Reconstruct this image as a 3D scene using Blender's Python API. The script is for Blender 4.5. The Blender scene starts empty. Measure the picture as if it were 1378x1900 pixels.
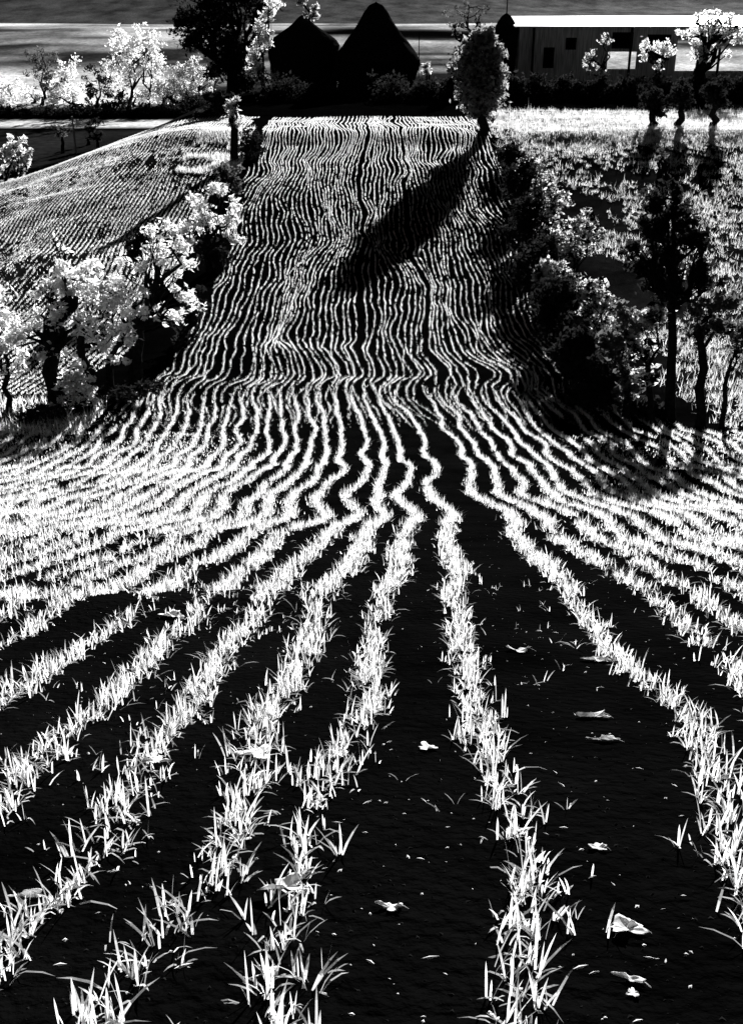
import bpy, math, random
import numpy as np
from mathutils import Vector

random.seed(7)
RNG = np.random.default_rng(11)
scene = bpy.context.scene
COL = scene.collection

# ------------------------------------------------------------------ camera
F, CX, CY = 2000.0, 689.0, 950.0          # focal length and centre, in photograph pixels
PITCH = math.atan(920 / F)
CP, SP = math.cos(PITCH), math.sin(PITCH)
cam_data = bpy.data.cameras.new("camera")
cam_data.sensor_fit = 'VERTICAL'
cam_data.sensor_height = 24.0
cam_data.lens = 24.0 * F / 1900.0
cam_data.clip_start = 0.05
cam_data.clip_end = 12000
cam = bpy.data.objects.new("camera", cam_data)
COL.objects.link(cam)
cam.location = (0, 0, 0)
cam.rotation_euler = (math.pi / 2 - PITCH, 0, 0)
scene.camera = cam

# ------------------------------------------------------------------ light
SUN_EL, SUN_AZ = math.radians(17.2), math.radians(15)      # azimuth: clockwise from +Y (ahead of the camera)
world = bpy.data.worlds.new("World")
scene.world = world
world.use_nodes = True
nt = world.node_tree
bg = nt.nodes["Background"]
sky = nt.nodes.new("ShaderNodeTexSky")
sky.sky_type = 'NISHITA'
sky.sun_disc = False
sky.sun_elevation = SUN_EL
sky.sun_rotation = SUN_AZ
sky.ozone_density = 4.0
sky.air_density = .05                                     # very clear, dry air: a dark sky and hard shadows
sky.dust_density = .0
bw = nt.nodes.new("ShaderNodeRGBToBW")                      # black-and-white photograph
nt.links.new(sky.outputs[0], bw.inputs[0])
nt.links.new(bw.outputs[0], bg.inputs[0])
bg.inputs[1].default_value = 0.05
sun_data = bpy.data.lights.new("sun", 'SUN')
sun_data.energy = 5.0
sun_data.angle = math.radians(0.5)
sun_data.color = (1, 1, 1)
sun = bpy.data.objects.new("sun", sun_data)
COL.objects.link(sun)
sd = Vector((math.sin(SUN_AZ) * math.cos(SUN_EL), math.cos(SUN_AZ) * math.cos(SUN_EL), math.sin(SUN_EL)))
sun.rotation_euler = sd.to_track_quat('Z', 'Y').to_euler()
sun.location = sd * 100
scene.view_settings.view_transform = 'Standard'
scene.view_settings.look = 'None'
scene.view_settings.exposure = 1.55
scene.view_settings.gamma = 1.0
scene.cycles.max_bounces = 6
scene.cycles.transparent_max_bounces = 4

# ------------------------------------------------------------------ noise and terrain
_T = np.random.default_rng(5).random((256, 256))


def vnoise(x, y, seed=0):
    x = np.asarray(x, float) + seed * 17.31
    y = np.asarray(y, float) + seed * 9.77
    xi, yi = np.floor(x).astype(int), np.floor(y).astype(int)
    fx, fy = x - xi, y - yi
    fx, fy = fx * fx * (3 - 2 * fx), fy * fy * (3 - 2 * fy)
    a = _T[xi & 255, yi & 255]; b = _T[(xi + 1) & 255, yi & 255]
    c = _T[xi & 255, (yi + 1) & 255]; d = _T[(xi + 1) & 255, (yi + 1) & 255]
    return (a * (1 - fx) + b * fx) * (1 - fy) + (c * (1 - fx) + d * fx) * fy


def fbm(x, y, seed=0, n=3):
    s, a, t = 0, 1, 0
    for i in range(n):
        s = s + a * vnoise(x * 2 ** i, y * 2 ** i, seed + i); t += a; a *= .5
    return s / t


def sstep(a, b, x):
    t = np.clip((np.asarray(x, float) - a) / (b - a), 0, 1)
    return t * t * (3 - 2 * t)


def _pt(y, d):
    v = (CY - y) / F
    return d * (CP + v * SP), d * (-SP + v * CP)


# slope down from the camera, a valley, the far slope up to the farm
_prof = [_pt(*q) for q in ((1900, 1.59), (1600, 2.12), (1400, 2.84), (1250, 3.95), (1120, 5.6), (1040, 7.5), (1000, 9.0),
                           (960, 11.0), (910, 14.2), (868, 17.2), (800, 20.6), (745, 22.8), (690, 24.8), (600, 29.2),
                           (450, 37.5), (300, 47.0), (262, 50.6))]
_prof = [(-40, 12.0), (-3, .15)] + _prof + [(52.2, -5.04), (54, -5.0), (63.5, -4.97), (70, -4.95), (86, -5.1), (92, -6.0), (104, -9.2), (112, -9.4), (130, -8.6),
                               (160, -6.9), (200, -5.0), (240, -3.2), (300, -1.9), (315, -1.75), (330, -2.6), (420, -7),
                               (520, -4), (700, 12), (1100, 75), (1800, 150), (4000, 200)]
_gy = np.concatenate([np.arange(-40, 100, .05), np.arange(100, 4001, 1.0)])
_gz = np.interp(_gy, [p[0] for p in _prof], [p[1] for p in _prof])
_k = np.hanning(27); _k /= _k.sum()
_n1 = len(np.arange(-40, 100, .05))
_sm = np.convolve(np.pad(_gz[:_n1], 13, mode='edge'), _k, 'valid')
_k2 = np.hanning(61); _k2 /= _k2.sum()
_sm2 = np.convolve(np.pad(_gz[:_n1], 30, mode='edge'), _k2, 'valid')
_w = sstep(12, 16, _gy[:_n1])
_gz[:_n1] = _sm * (1 - _w) + _sm2 * _w
# lower ground on the left of the strip
_left = [(14, None), (24, -8.0), (30, -8.25), (40, -8.3), (52, -8.1), (60, -8.35), (64, -8.6), (72, -9.3), (84, -9.3), (100, -9.3), (110, -9.4)]
_lz = np.interp(_gy, [p[0] for p in _left[1:]], [p[1] for p in _left[1:]])
_lm = sstep(20, 26, _gy) * (1 - sstep(104, 112, _gy))
_lz = _gz * (1 - _lm) + _lz * _lm


# low banks left by the plough: (distance, skew, height, half-width, from x, to x)
BANKS = ((5.0, .15, .06, .33, -2.2, -.15), (8.8, .28, .03, .6, -4.5, .75), (14.9, .06, .04, .7, -7, .8), (18.2, -.05, .03, .6, -9, 9), (22.3, -.03, .10, .7, -5, 3), (11.6, .30, .025, .6, -6, -.6))


def H(x, y):
    x = np.asarray(x, float); y = np.asarray(y, float)
    z0 = np.interp(y, _gy, _gz); zl = np.interp(y, _gy, _lz)
    w = sstep(-8, -22.5, x)
    z = z0 * (1 - w) + zl * w
    # cultivation undulations across the slope
    a = .05 * sstep(1.5, 5, y) * (1 - sstep(60, 80, y))
    z = z + a * 2 * (fbm(x * .35, y * .9, 3) - .5)
    b = .07 * sstep(6, 12, y) * (1 - sstep(26, 34, y))
    z = z + b * 2 * (vnoise(x * .3 + y * .08, y * .5, 8) - .5)
    c = .16 * sstep(24, 32, y) * (1 - sstep(58, 70, y))
    z = z + c * 2 * (fbm(x * .16, y * .22, 12) - .5)
    # a bank below a ridge of turned earth close to the camera
    for y0, k, hgt, sg, xl, xr in BANKS:
        wx = sstep(xl - .3, xl + .3, x) * (1 - sstep(xr - .3, xr + .3, x))
        z = z + hgt * np.exp(-((y - y0 - k * x - 2.6 * sg * (fbm(x * .45, x * 0 + y0, 40) - .5)) / sg) ** 2) * wx * (.4 + 1.0 * vnoise(x * .7, x * 0 + y0, 41))
    m = sstep(100, 160, y)
    z = z + m * 1.6 * (fbm(x * .012, y * .012, 21) - .5) * np.clip(y / 300, 0, 1) * (1 - sstep(240, 320, y))
    hl = sstep(130, 200, y) * (1 - sstep(225, 270, y)) * sstep(-22, -60, x)
    z = z + 1.2 * hl
    z = z + 1.1 * (fbm(x * .022, y * .02, 24, 4) - .5) * sstep(200, 250, y) * (1 - sstep(320, 360, y))
    far = sstep(420, 900, y)
    z = z + far * 40 * (fbm(x * .0016, y * .0016, 31) - .5)
    return z


def ray(px, py):
    u, v = (px - CX) / F, (CY - py) / F
    return np.array((u, CP + v * SP, -SP + v * CP))


_t = np.concatenate([np.arange(1, 30, .02), np.arange(30, 130, .05), np.arange(130, 900, .5)])


def ground(px, py):
    """Where the ground lies under that spot of the photograph; and its depth."""
    r = ray(px, py)
    z = r[2] * _t - H(r[0] * _t, r[1] * _t)
    i = int(np.argmax(z < 0))
    d = _t[i]
    x, y = r[0] * d, r[1] * d
    return np.array((x, y, float(H(x, y)))), float(d)


def stand(px, py, d):
    """A spot on the ground at depth d in the direction of px (for bases hidden behind something)."""
    r = ray(px, py)
    x, y = r[0] * d, r[1] * d
    return np.array((x, y, float(H(x, y))))


def upright(px, py, Y):
    """the point at distance Y in that direction of the photograph"""
    r = ray(px, py)
    return r * (Y / r[1])


# ------------------------------------------------------------------ materials
MATS = {}


def shader(name):
    m = bpy.data.materials.new(name); m.use_nodes = True
    n = m.node_tree; n.nodes.clear()
    out = n.nodes.new("ShaderNodeOutputMaterial")
    return m, n, out


def leafy(name, lo, hi, trans=.6, scale=3.0):
    """thin leaf or blade: part reflects, part lets light through; tone varies by clump"""
    m, n, out = shader(name)
    tc = n.nodes.new("ShaderNodeNewGeometry")
    nz = n.nodes.new("ShaderNodeTexNoise"); nz.inputs["Scale"].default_value = scale; nz.inputs["Detail"].default_value = 3
    rp = n.nodes.new("ShaderNodeMapRange")
    rp.inputs[1].default_value = .35; rp.inputs[2].default_value = .65; rp.inputs[3].default_value = lo; rp.inputs[4].default_value = hi
    n.links.new(tc.outputs["Position"], nz.inputs["Vector"])
    n.links.new(nz.outputs["Fac"], rp.inputs[0])
    a = n.nodes.new("ShaderNodeBsdfDiffuse"); b = n.nodes.new("ShaderNodeBsdfTranslucent")
    mx = n.nodes.new("ShaderNodeMixShader"); mx.inputs[0].default_value = trans
    n.links.new(rp.outputs[0], a.inputs[0]); n.links.new(rp.outputs[0], b.inputs[0])
    n.links.new(a.outputs[0], mx.inputs[1]); n.links.new(b.outputs[0], mx.inputs[2])
    n.links.new(mx.outputs[0], out.inputs[0])
    MATS[name] = m
    return m


def solid(name, lo, hi, scale=4.0, rough=.9, spec=.0, bump=0.0, stretch=(1, 1, 1), metal=0.0):
    m, n, out = shader(name)
    p = n.nodes.new("ShaderNodeBsdfPrincipled")
    p.inputs["Roughness"].default_value = rough
    p.inputs["Specular IOR Level"].default_value = spec
    p.inputs["Metallic"].default_value = metal
    g = n.nodes.new("ShaderNodeNewGeometry")
    mp = n.nodes.new("ShaderNodeVectorMath"); mp.operation = 'MULTIPLY'; mp.inputs[1].default_value = stretch
    nz = n.nodes.new("ShaderNodeTexNoise"); nz.inputs["Scale"].default_value = scale; nz.inputs["Detail"].default_value = 5
    rp = n.nodes.new("ShaderNodeMapRange")
    rp.inputs[1].default_value = .3; rp.inputs[2].default_value = .7; rp.inputs[3].default_value = lo; rp.inputs[4].default_value = hi
    n.links.new(g.outputs["Position"], mp.inputs[0]); n.links.new(mp.outputs[0], nz.inputs["Vector"])
    n.links.new(nz.outputs["Fac"], rp.inputs[0]); n.links.new(rp.outputs[0], p.inputs["Base Color"])
    if bump:
        bp = n.nodes.new("ShaderNodeBump"); bp.inputs["Strength"].default_value = 1; bp.inputs["Distance"].default_value = bump
        n.links.new(nz.outputs["Fac"], bp.inputs["Height"]); n.links.new(bp.outputs[0], p.inputs["Normal"])
    n.links.new(p.outputs[0], out.inputs[0])
    MATS[name] = m
    return m


leafy("wheat_blade", .55, .95, .62, 28)
leafy("stubble_blade", .55, .95, .62, .6)
leafy("meadow_blade", .45, .85, .6, 1.2)
leafy("pale_leaf", .42, 1.0, .74, 5.0)
leafy("mid_leaf", .2, .85, .62, 2.5)
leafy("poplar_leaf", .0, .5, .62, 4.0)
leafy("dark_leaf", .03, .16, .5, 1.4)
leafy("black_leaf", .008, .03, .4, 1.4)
leafy("dry_leaf", .45, .95, .3, 30)
leafy("speckle_leaf", -.3, .9, .6, 5.0)
solid("bark", .006, .02, 12, bump=.02)
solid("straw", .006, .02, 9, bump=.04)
solid("roof_sheet", .8, .9, 2, rough=.45, spec=.5)
solid("dark_board", .25, .7, 3, stretch=(4, 4, .3))
solid("pale_board", .35, .6, 2.2, stretch=(5, 5, .4))
solid("opening_shade", .002, .004, 3)  # solid near-black panel: the unlit shed inside is put into its colour
solid("weathered_wood", .12, .3, 8, stretch=(1, 1, .2))
solid("dark_wood", .01, .03, 8)
solid("clod", .004, .016, 60, bump=.004)
solid("debris", .5, .9, 40)

# ground: soil, with the tone of each field carried by a vertex attribute
m, n, out = shader("ground")
p = n.nodes.new("ShaderNodeBsdfPrincipled"); p.inputs["Roughness"].default_value = 1; p.inputs["Specular IOR Level"].default_value = 0
at = n.nodes.new("ShaderNodeAttribute"); at.attribute_name = "field_tone"
g = n.nodes.new("ShaderNodeNewGeometry")
nz = n.nodes.new("ShaderNodeTexNoise"); nz.inputs["Scale"].default_value = 1.3; nz.inputs["Detail"].default_value = 8; nz.inputs["Roughness"].default_value = .7
mp = n.nodes.new("ShaderNodeVectorMath"); mp.operation = 'MULTIPLY'; mp.inputs[1].default_value = (.09, .035, .2)
nb = n.nodes.new("ShaderNodeTexNoise"); nb.inputs["Scale"].default_value = 1.0; nb.inputs["Detail"].default_value = 6; nb.inputs["Roughness"].default_value = .65
rp = n.nodes.new("ShaderNodeMapRange"); rp.inputs[1].default_value = .3; rp.inputs[2].default_value = .7; rp.inputs[3].default_value = .35; rp.inputs[4].default_value = 1.65
rb = n.nodes.new("ShaderNodeMapRange"); rb.inputs[1].default_value = .3; rb.inputs[2].default_value = .7; rb.inputs[3].default_value = .35; rb.inputs[4].default_value = 1.7
m1 = n.nodes.new("ShaderNodeMath"); m1.operation = 'MULTIPLY'
m2 = n.nodes.new("ShaderNodeMath"); m2.operation = 'MULTIPLY'
n.links.new(g.outputs["Position"], nz.inputs["Vector"]); n.links.new(g.outputs["Position"], mp.inputs[0]); n.links.new(mp.outputs[0], nb.inputs["Vector"])
n.links.new(nz.outputs["Fac"], rp.inputs[0]); n.links.new(nb.outputs["Fac"], rb.inputs[0])
n.links.new(rp.outputs[0], m1.inputs[0]); n.links.new(rb.outputs[0], m1.inputs[1])
n.links.new(m1.outputs[0], m2.inputs[0]); n.links.new(at.outputs["Fac"], m2.inputs[1])
n.links.new(m2.outputs[0], p.inputs["Base Color"])
n2 = n.nodes.new("ShaderNodeTexNoise"); n2.inputs["Scale"].default_value = 25; n2.inputs["Detail"].default_value = 6
n.links.new(g.outputs["Position"], n2.inputs["Vector"])
bp = n.nodes.new("ShaderNodeBump"); bp.inputs["Distance"].default_value = .03; bp.inputs["Strength"].default_value = 1
n.links.new(n2.outputs["Fac"], bp.inputs["Height"]); n.links.new(bp.outputs[0], p.inputs["Normal"])
n.links.new(p.outputs[0], out.inputs[0])
MATS["ground"] = m


# ------------------------------------------------------------------ object helpers
def link(name, verts, faces, mat, parent=None, loc=None, smooth=False):
    """faces: an (n, k) array or a list of such arrays with different k"""
    me = bpy.data.meshes.new(name)
    verts = np.asarray(verts, np.float32)
    if isinstance(faces, np.ndarray): faces = [faces]
    faces = [np.asarray(f, np.int32) for f in faces if len(f)]
    loops = np.concatenate([f.ravel() for f in faces])
    sizes = np.concatenate([np.full(len(f), f.shape[1], np.int32) for f in faces])
    me.vertices.add(len(verts)); me.vertices.foreach_set("co", verts.ravel())
    me.loops.add(len(loops)); me.loops.foreach_set("vertex_index", loops)
    me.polygons.add(len(sizes))
    me.polygons.foreach_set("loop_start", np.concatenate([[0], np.cumsum(sizes)[:-1]]).astype(np.int32))
    me.polygons.foreach_set("loop_total", sizes)
    me.polygons.foreach_set("use_smooth", np.full(len(sizes), bool(smooth)))
    me.update(calc_edges=True); me.validate()
    me.materials.append(MATS[mat])
    o = bpy.data.objects.new(name, me)
    COL.objects.link(o)
    if parent is not None: o.parent = parent
    if loc is not None: o.location = loc
    return o


def tag(o, label, cat=None, group=None, kind=None):
    o["label"] = label
    if cat: o["category"] = cat
    if group: o["group"] = group
    if kind: o["kind"] = kind
    return o


def thing(name, label, cat, loc, group=None):
    o = bpy.data.objects.new(name, None)
    COL.objects.link(o); o.location = tuple(loc); o.empty_display_size = .2
    return tag(o, label, cat, group)


class MB:
    """collects verts and faces of one mesh"""
    def __init__(s): s.v = []; s.f3 = []; s.f4 = []; s.n = 0
    def add(s, v, f):
        v = np.asarray(v, float); f = np.asarray(f, int)
        (s.f3 if f.shape[1] == 3 else s.f4).append(f + s.n); s.v.append(v); s.n += len(v)
    def box(s, lo, hi):
        (x0, y0, z0), (x1, y1, z1) = lo, hi
        v = [(x0, y0, z0), (x1, y0, z0), (x1, y1, z0), (x0, y1, z0), (x0, y0, z1), (x1, y0, z1), (x1, y1, z1), (x0, y1, z1)]
        s.add(v, [(0, 3, 2, 1), (4, 5, 6, 7), (0, 1, 5, 4), (1, 2, 6, 5), (2, 3, 7, 6), (3, 0, 4, 7)])
    def tube(s, pts, rad, k=7):
        pts = np.asarray(pts, float); m_ = len(pts)
        ring = []
        for i in range(m_):
            t = pts[min(i + 1, m_ - 1)] - pts[max(i - 1, 0)]
            t = t / (np.linalg.norm(t) + 1e-9)
            a = np.cross(t, (0, 1, .013)); a /= np.linalg.norm(a) + 1e-9
            b = np.cross(t, a)
            an = np.linspace(0, 2 * np.pi, k, endpoint=False)
            ring.append(pts[i] + rad[i] * (np.cos(an)[:, None] * a + np.sin(an)[:, None] * b))
        f = []
        for i in range(m_ - 1):
            for j in range(k):
                f.append((i * k + j, i * k + (j + 1) % k, (i + 1) * k + (j + 1) % k, (i + 1) * k + j))
        s.add(np.concatenate(ring), f)
        top = np.concatenate([ring[-1], pts[-1:]])
        s.add(top, [(j, (j + 1) % k, k) for j in range(k)])
    def build(s, name, mat, parent=None, smooth=False):
        fs = []
        if s.f3: fs.append(np.concatenate(s.f3))
        if s.f4: fs.append(np.concatenate(s.f4))
        return link(name, np.concatenate(s.v), fs, mat, parent, smooth=smooth)


def blades(pos, length, width, az, lean, curl=.5, seg=1, face=None):
    """grass blades: pos (N,3); az/lean give the direction they bow; returns verts, faces"""
    N = len(pos)
    dirh = np.stack([np.cos(az), np.sin(az), np.zeros(N)], 1)
    if face is None: face = az + np.pi / 2 + RNG.normal(0, .5, N)
    side = np.stack([np.cos(face), np.sin(face), np.zeros(N)], 1)
    up = np.array((0, 0, 1.0))
    def at_(t):
        a = lean * (1 + curl * t) if np.ndim(curl) == 0 else lean + curl * t
        return pos + (length * t)[:, None] * (np.sin(a)[:, None] * dirh + np.cos(a)[:, None] * up)
    one = np.ones(N)
    if seg == 1:
        b = pos
        v = np.stack([b - side * width[:, None] / 2, b + side * width[:, None] / 2, at_(one)], 1).reshape(-1, 3)
        i = np.arange(N)[:, None] * 3
        return v, [i + np.array((0, 1, 2))]
    c1, c2, c3 = pos, at_(one * .4), at_(one * .75)
    w = width[:, None] / 2
    v = np.stack([c1 - side * w * .7, c1 + side * w * .7, c2 - side * w, c2 + side * w, c3 - side * w * .8, c3 + side * w * .8, at_(one)], 1).reshape(-1, 3)
    i = np.arange(N)[:, None] * 7
    return v, [np.concatenate([i + np.array((0, 1, 3, 2)), i + np.array((2, 3, 5, 4))]), i + np.array((4, 5, 6))]


def merge(parts):
    vs, f3, f4, n_ = [], [], [], 0
    for v, fs in parts:
        vs.append(v)
        for f in fs: (f3 if f.shape[1] == 3 else f4).append(f + n_)
        n_ += len(v)
    out = []
    if f3: out.append(np.concatenate(f3))
    if f4: out.append(np.concatenate(f4))
    return np.concatenate(vs), out


# ------------------------------------------------------------------ ground
xs = np.concatenate([-np.geomspace(14, 2500, 50)[::-1], np.arange(-13.86, 13.9, .14), np.geomspace(14, 2500, 50)])
ys = np.concatenate([np.arange(-30, .5, 1.0), np.arange(.5, 26, .11), np.arange(26, 66, .25), np.arange(66, 120, 1.0), np.geomspace(120, 4000, 130)])
GX, GY = np.meshgrid(xs, ys)
GZ = H(GX, GY)
nx, ny = len(xs), len(ys)
idx = np.arange(nx * ny).reshape(ny, nx)
quads = np.stack([idx[:-1, :-1].ravel(), idx[:-1, 1:].ravel(), idx[1:, 1:].ravel(), idx[1:, :-1].ravel()], 1)
gr = link("ground", np.stack([GX.ravel(), GY.ravel(), GZ.ravel()], 1), quads, "ground", smooth=True)
tag(gr, "dark tilled earth running down the slope and up to the farm", kind="structure")
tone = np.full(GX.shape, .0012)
X, Y = GX, GY
leftf = sstep(-6, -7.5, X) * sstep(22, 25, Y) * (1 - sstep(60, 63, Y))
tone += .004 * leftf
rm = sstep(6.0, 7.5, X) * sstep(20, 23, Y) * (1 - sstep(55, 60, Y))
tone += .004 * rm
tone += .25 * sstep(6.5, 8, X) * sstep(51.5, 53.0, Y) * (1 - sstep(64, 66, Y))
low = sstep(-9, -13, X) * sstep(62, 66, Y) * (1 - sstep(100, 104, Y))
tone += .010 * low * (.4 + 1.2 * fbm(X * .3, Y * .12, 66))
tone += .6 * sstep(-10, -14, X) * sstep(104, 107, Y) * (1 - sstep(112, 114, Y))
tone += .85 * sstep(-20, -30, X + 4 * fbm(X * .1, Y * .1, 60)) * sstep(122, 125, Y) * (1 - sstep(148, 165, Y))
dg = fbm(X * .05 + Y * .03, Y * .11 - X * .05, 67, 4)
tone += (.02 + .22 * sstep(.45, .68, dg)) * sstep(118, 128, Y) * (1 - sstep(215, 235, Y))
tone += .55 * sstep(232, 285, Y + 70 * (fbm(X * .03, Y * .05, 61) - .5)) * (1 - sstep(330, 345, Y)) * (.05 + 1.9 * fbm(X * .035, Y * .09, 62) ** 1.5)
fh = sstep(345, 400, Y)
tone += fh * (.055 + .10 * sstep(-60, 250, X))  # far hill: its shade and haze are put into this grey tone
stre = sstep(.60, .66, fbm(X * .004 + Y * .002, Y * .012 - X * .006, 44)) * sstep(60, 250, X)
tone += fh * .5 * stre
tone += .45 * sstep(20, 26, X) * sstep(128, 134, Y) * (1 - sstep(190, 205, Y))  # ground colour lightened here so the shed's open bays look bright
tone += .35 * sstep(.46, .58, fbm(X * .02 + 5, Y * .035 + X * .01, 63)) * sstep(-75, -45, X) * sstep(190, 215, Y) * (1 - sstep(265, 285, Y))
ca = gr.data.attributes.new("field_tone", 'FLOAT', 'POINT')
ca.data.foreach_set("value", tone.ravel().astype(np.float32))

# ------------------------------------------------------------------ young wheat in rows
ROW = .35
_c = [(-2, .05), (1.1, .24), (2, .32), (5, .52), (9.5, .76), (13.5, .96), (17, .82), (25, .62), (30, .55), (60, .5)]


def centre(y):
    w = .055 * np.sin(y * 1.35 + .4) * sstep(6, 11, y) + .10 * np.sin(y * .83) * sstep(8, 13, y) + .13 * np.sin(y * .37 + 1) * sstep(12, 20, y)
    w = w * (1 - .6 * sstep(22, 30, y)) + .04 * np.sin(y * 2.1 + 2) * sstep(12, 20, y) * (1 - .7 * sstep(22, 28, y))
    return np.interp(y, [p[0] for p in _c], [p[1] for p in _c]) + w


# the rows nearest the camera: where each lies on the ground, read from the photograph
TRACED = (
    ((952, 1890), (938, 1650), (950, 1600), (928, 1480), (915, 1400), (878, 1290), (868, 1230), (850, 1120), (842, 1060)),
    ((503, 1889), (508, 1711), (540, 1635), (578, 1545), (618, 1406), (660, 1305), (698, 1200), (712, 1120), (735, 1060)),
    ((170, 1895), (254, 1736), (355, 1635), (416, 1533), (472, 1396), (528, 1289), (564, 1213), (590, 1120), (640, 1060)),
    ((-40, 1870), (66, 1736), (112, 1660), (195, 1599), (223, 1508), (269, 1421), (305, 1366), (376, 1305), (421, 1228), (478, 1130), (540, 1065)),
    ((-90, 1560), (10, 1472), (56, 1416), (102, 1371), (188, 1305), (228, 1264), (290, 1203), (362, 1130), (440, 1065)),
    ((-40, 1340), (40, 1279), (142, 1210), (250, 1135), (345, 1070)),
    ((1420, 1680), (1358, 1548), (1287, 1406), (1211, 1284), (1160, 1223), (1084, 1117), (1020, 1055)),
    ((1460, 1390), (1368, 1264), (1287, 1178), (1226, 1117), (1125, 1055)),
)
ROWS = []
for tr in TRACED:
    q = sorted((float(g_[1]), float(g_[0])) for g_ in (ground(*t_)[0] for t_ in tr))
    qy, qx = np.array([t_[0] for t_ in q]), np.array([t_[1] for t_ in q])
    off = (qx[-1] - float(centre(np.array(qy[-1])))) / ROW
    ROWS.append((off, qy, qx))
lo_, hi_ = min(q[0] for q in ROWS), max(q[0] for q in ROWS)
for i in range(44): lo_ -= .80 + random.uniform(-.06, .06); ROWS.append((lo_, None, None))
for i in range(40): hi_ += .82 + random.uniform(-.06, .06) + (.45 if i in (9, 21) else 0); ROWS.append((hi_, None, None))
ROWS.sort(key=lambda q: q[0])


def row_x(row, y):
    off, qy, qx = row
    x = centre(y) + off * ROW
    if qy is None: return x
    t = sstep(qy[-1] - .2, qy[-1] + .6, y)
    sl = (qx[1] - qx[0]) / (qy[1] - qy[0])
    xt = np.where(y < qy[0], qx[0] + sl * (y - qy[0]), np.interp(y, qy, qx))
    return xt * (1 - t) + x * t


def wheat_rows(y0, y1, per_m, seg, wid, ln, inside, gap, lines=None, spread=1.0, tuft=1, soft=.05):
    parts = []
    for k, row in enumerate(lines or ROWS):
        n_ = int((y1 - y0) * per_m / tuft)
        y = RNG.uniform(y0, y1, n_)
        x = row_x(row, y)
        if lines: x = x + .5 * (vnoise(np.full(n_, k * .11), y * .2, 33) - .5) + .26 * (vnoise(np.full(n_, k * .23), y * .5, 34) - .5) + .07 * (vnoise(np.full(n_, k * .6), y * 1.3, 35) - .5)
        # clumps and gaps along the row, a slow wander of each row
        fr = sstep(22, 28, y)
        x = x + (.05 + .04 * sstep(8, 14, y) - .06 * fr) * 2 * (vnoise(y * .9, np.full(n_, k * 3.7), 2) - .5) + .05 * (1 - .5 * fr) * (vnoise(y * 3, np.full(n_, k * 1.9), 4) - .5)
        cl = .6 * vnoise(y * 3.3, np.full(n_, k * 5.3), 6) + .4 * vnoise(y * 9, np.full(n_, k * 2.3), 7)
        keep = cl > gap(x, y) - (.05 if row[1] is not None else 0) + RNG.normal(0, soft, n_)
        big = vnoise(x * 1.1, y * .16, 9)
        keep &= ((big > np.where(y > 23, .02, .05)) | (y < 6))
        keep &= inside(x, y)
        x, y = x[keep], y[keep]
        if len(x) < 3: continue
        near = 1 - sstep(6, 12, y)
        x = x + RNG.normal(0, 1, len(x)) * (.026 + .006 * near + .012 * sstep(4, 7, y) * (1 - sstep(12, 16, y)) - .010 * sstep(14, 24, y)) * spread
        y = y + RNG.normal(0, .02, len(x))
        az = RNG.uniform(0, 2 * np.pi, len(x))
        if tuft > 1:      # several blades from one seed
            x, y, az = np.repeat(x, tuft), np.repeat(y, tuft), np.repeat(az, tuft) + RNG.normal(0, 1.1, len(x) * tuft)
            x = x + RNG.normal(0, .006, len(x)); y = y + RNG.normal(0, .006, len(x))
        z = H(x, y)
        L = ln * np.clip(RNG.lognormal(-.12, .36, len(x)), .3, 1.7)
        W = wid(y) * RNG.uniform(.7, 1.3, len(x))
        lean = np.abs(RNG.normal(.36, .32, len(x)))
        flat = RNG.random(len(x)) < .05
        lean[flat] = RNG.uniform(.9, 1.35, flat.sum())
        parts.append(blades(np.stack([x, y, z - .004], 1), L, W, az, lean, .85, seg))
    return parts


def view_half(y): return .36 * (y + 2.0) + 1.7


def in_near(x, y): return (np.abs(x) < view_half(y)) & ~((x < -4.9) & (y > 19.3 + .5 * vnoise(x, y * 0, 3))) & ~((x > 5.9) & (y > 19.2 + .6 * vnoise(x, y * 0, 3)))


def in_strip(x, y):
    n_ = vnoise(y * .5, y * 0, 14)
    l = -4.5 - .4 * n_ - .5 * sstep(30, 48, y) - 1.3 * sstep(24.5, 20, y); r = .8 * sstep(24.5, 20, y) + 4.2 + 1.0 * sstep(30, 48, y) + .6 * sstep(25, 21, y) + .4 + .5 * sstep(52, 58, y) * vnoise(y * .4, y * 0, 15)
    return (x > l) & (x < r)


def seam(x): return 21.6 + 2.6 * (vnoise(x * .5, x * 0, 70) - .5) + 1.2 * (vnoise(x * 3, x * 0, 71) - .5)


g1 = lambda x, y: .29 - .06 * sstep(2, 4, y) + .01 * sstep(-.3, -.8, x) - .06 * sstep(-.1, .1, x) * (1 - sstep(3.5, 5, y))
w1 = wheat_rows(.55, 3.6, 430, 3, lambda y: .0042 + 0 * y, .055, in_near, g1, tuft=4, spread=1.0)
w2 = wheat_rows(3.6, 9, 300, 3, lambda y: .0046 + .0002 * y, .061, in_near, lambda x, y: .31 + 0 * x, tuft=3)
w3 = wheat_rows(9, 23.2, 300, 1, lambda y: .0085 + .0003 * (y - 9), .066, lambda x, y: in_near(x, y) & ~((y > 19.2) & ~in_strip(x, y)) & (RNG.random(len(y)) > sstep(20.4, 23.0, y - .5 * (seam(x) - 21.6))), lambda x, y: .26 + 0 * x)
n_ = 95000
x = RNG.uniform(-8, 8, n_); y = RNG.uniform(3.2, 19, n_)
pr = .75 * sstep(-.9 - .04 * y, -2.0 - .08 * y, x) * sstep(3.2, 5.5, y) + .6 * sstep(1.9 + .06 * y, 3.4 + .08 * y, x) * sstep(5, 8, y)
keep = (RNG.random(n_) < pr) & in_near(x, y) & (fbm(x * 1.6, y * .9, 50) > .44)
x, y = x[keep], y[keep]
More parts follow.
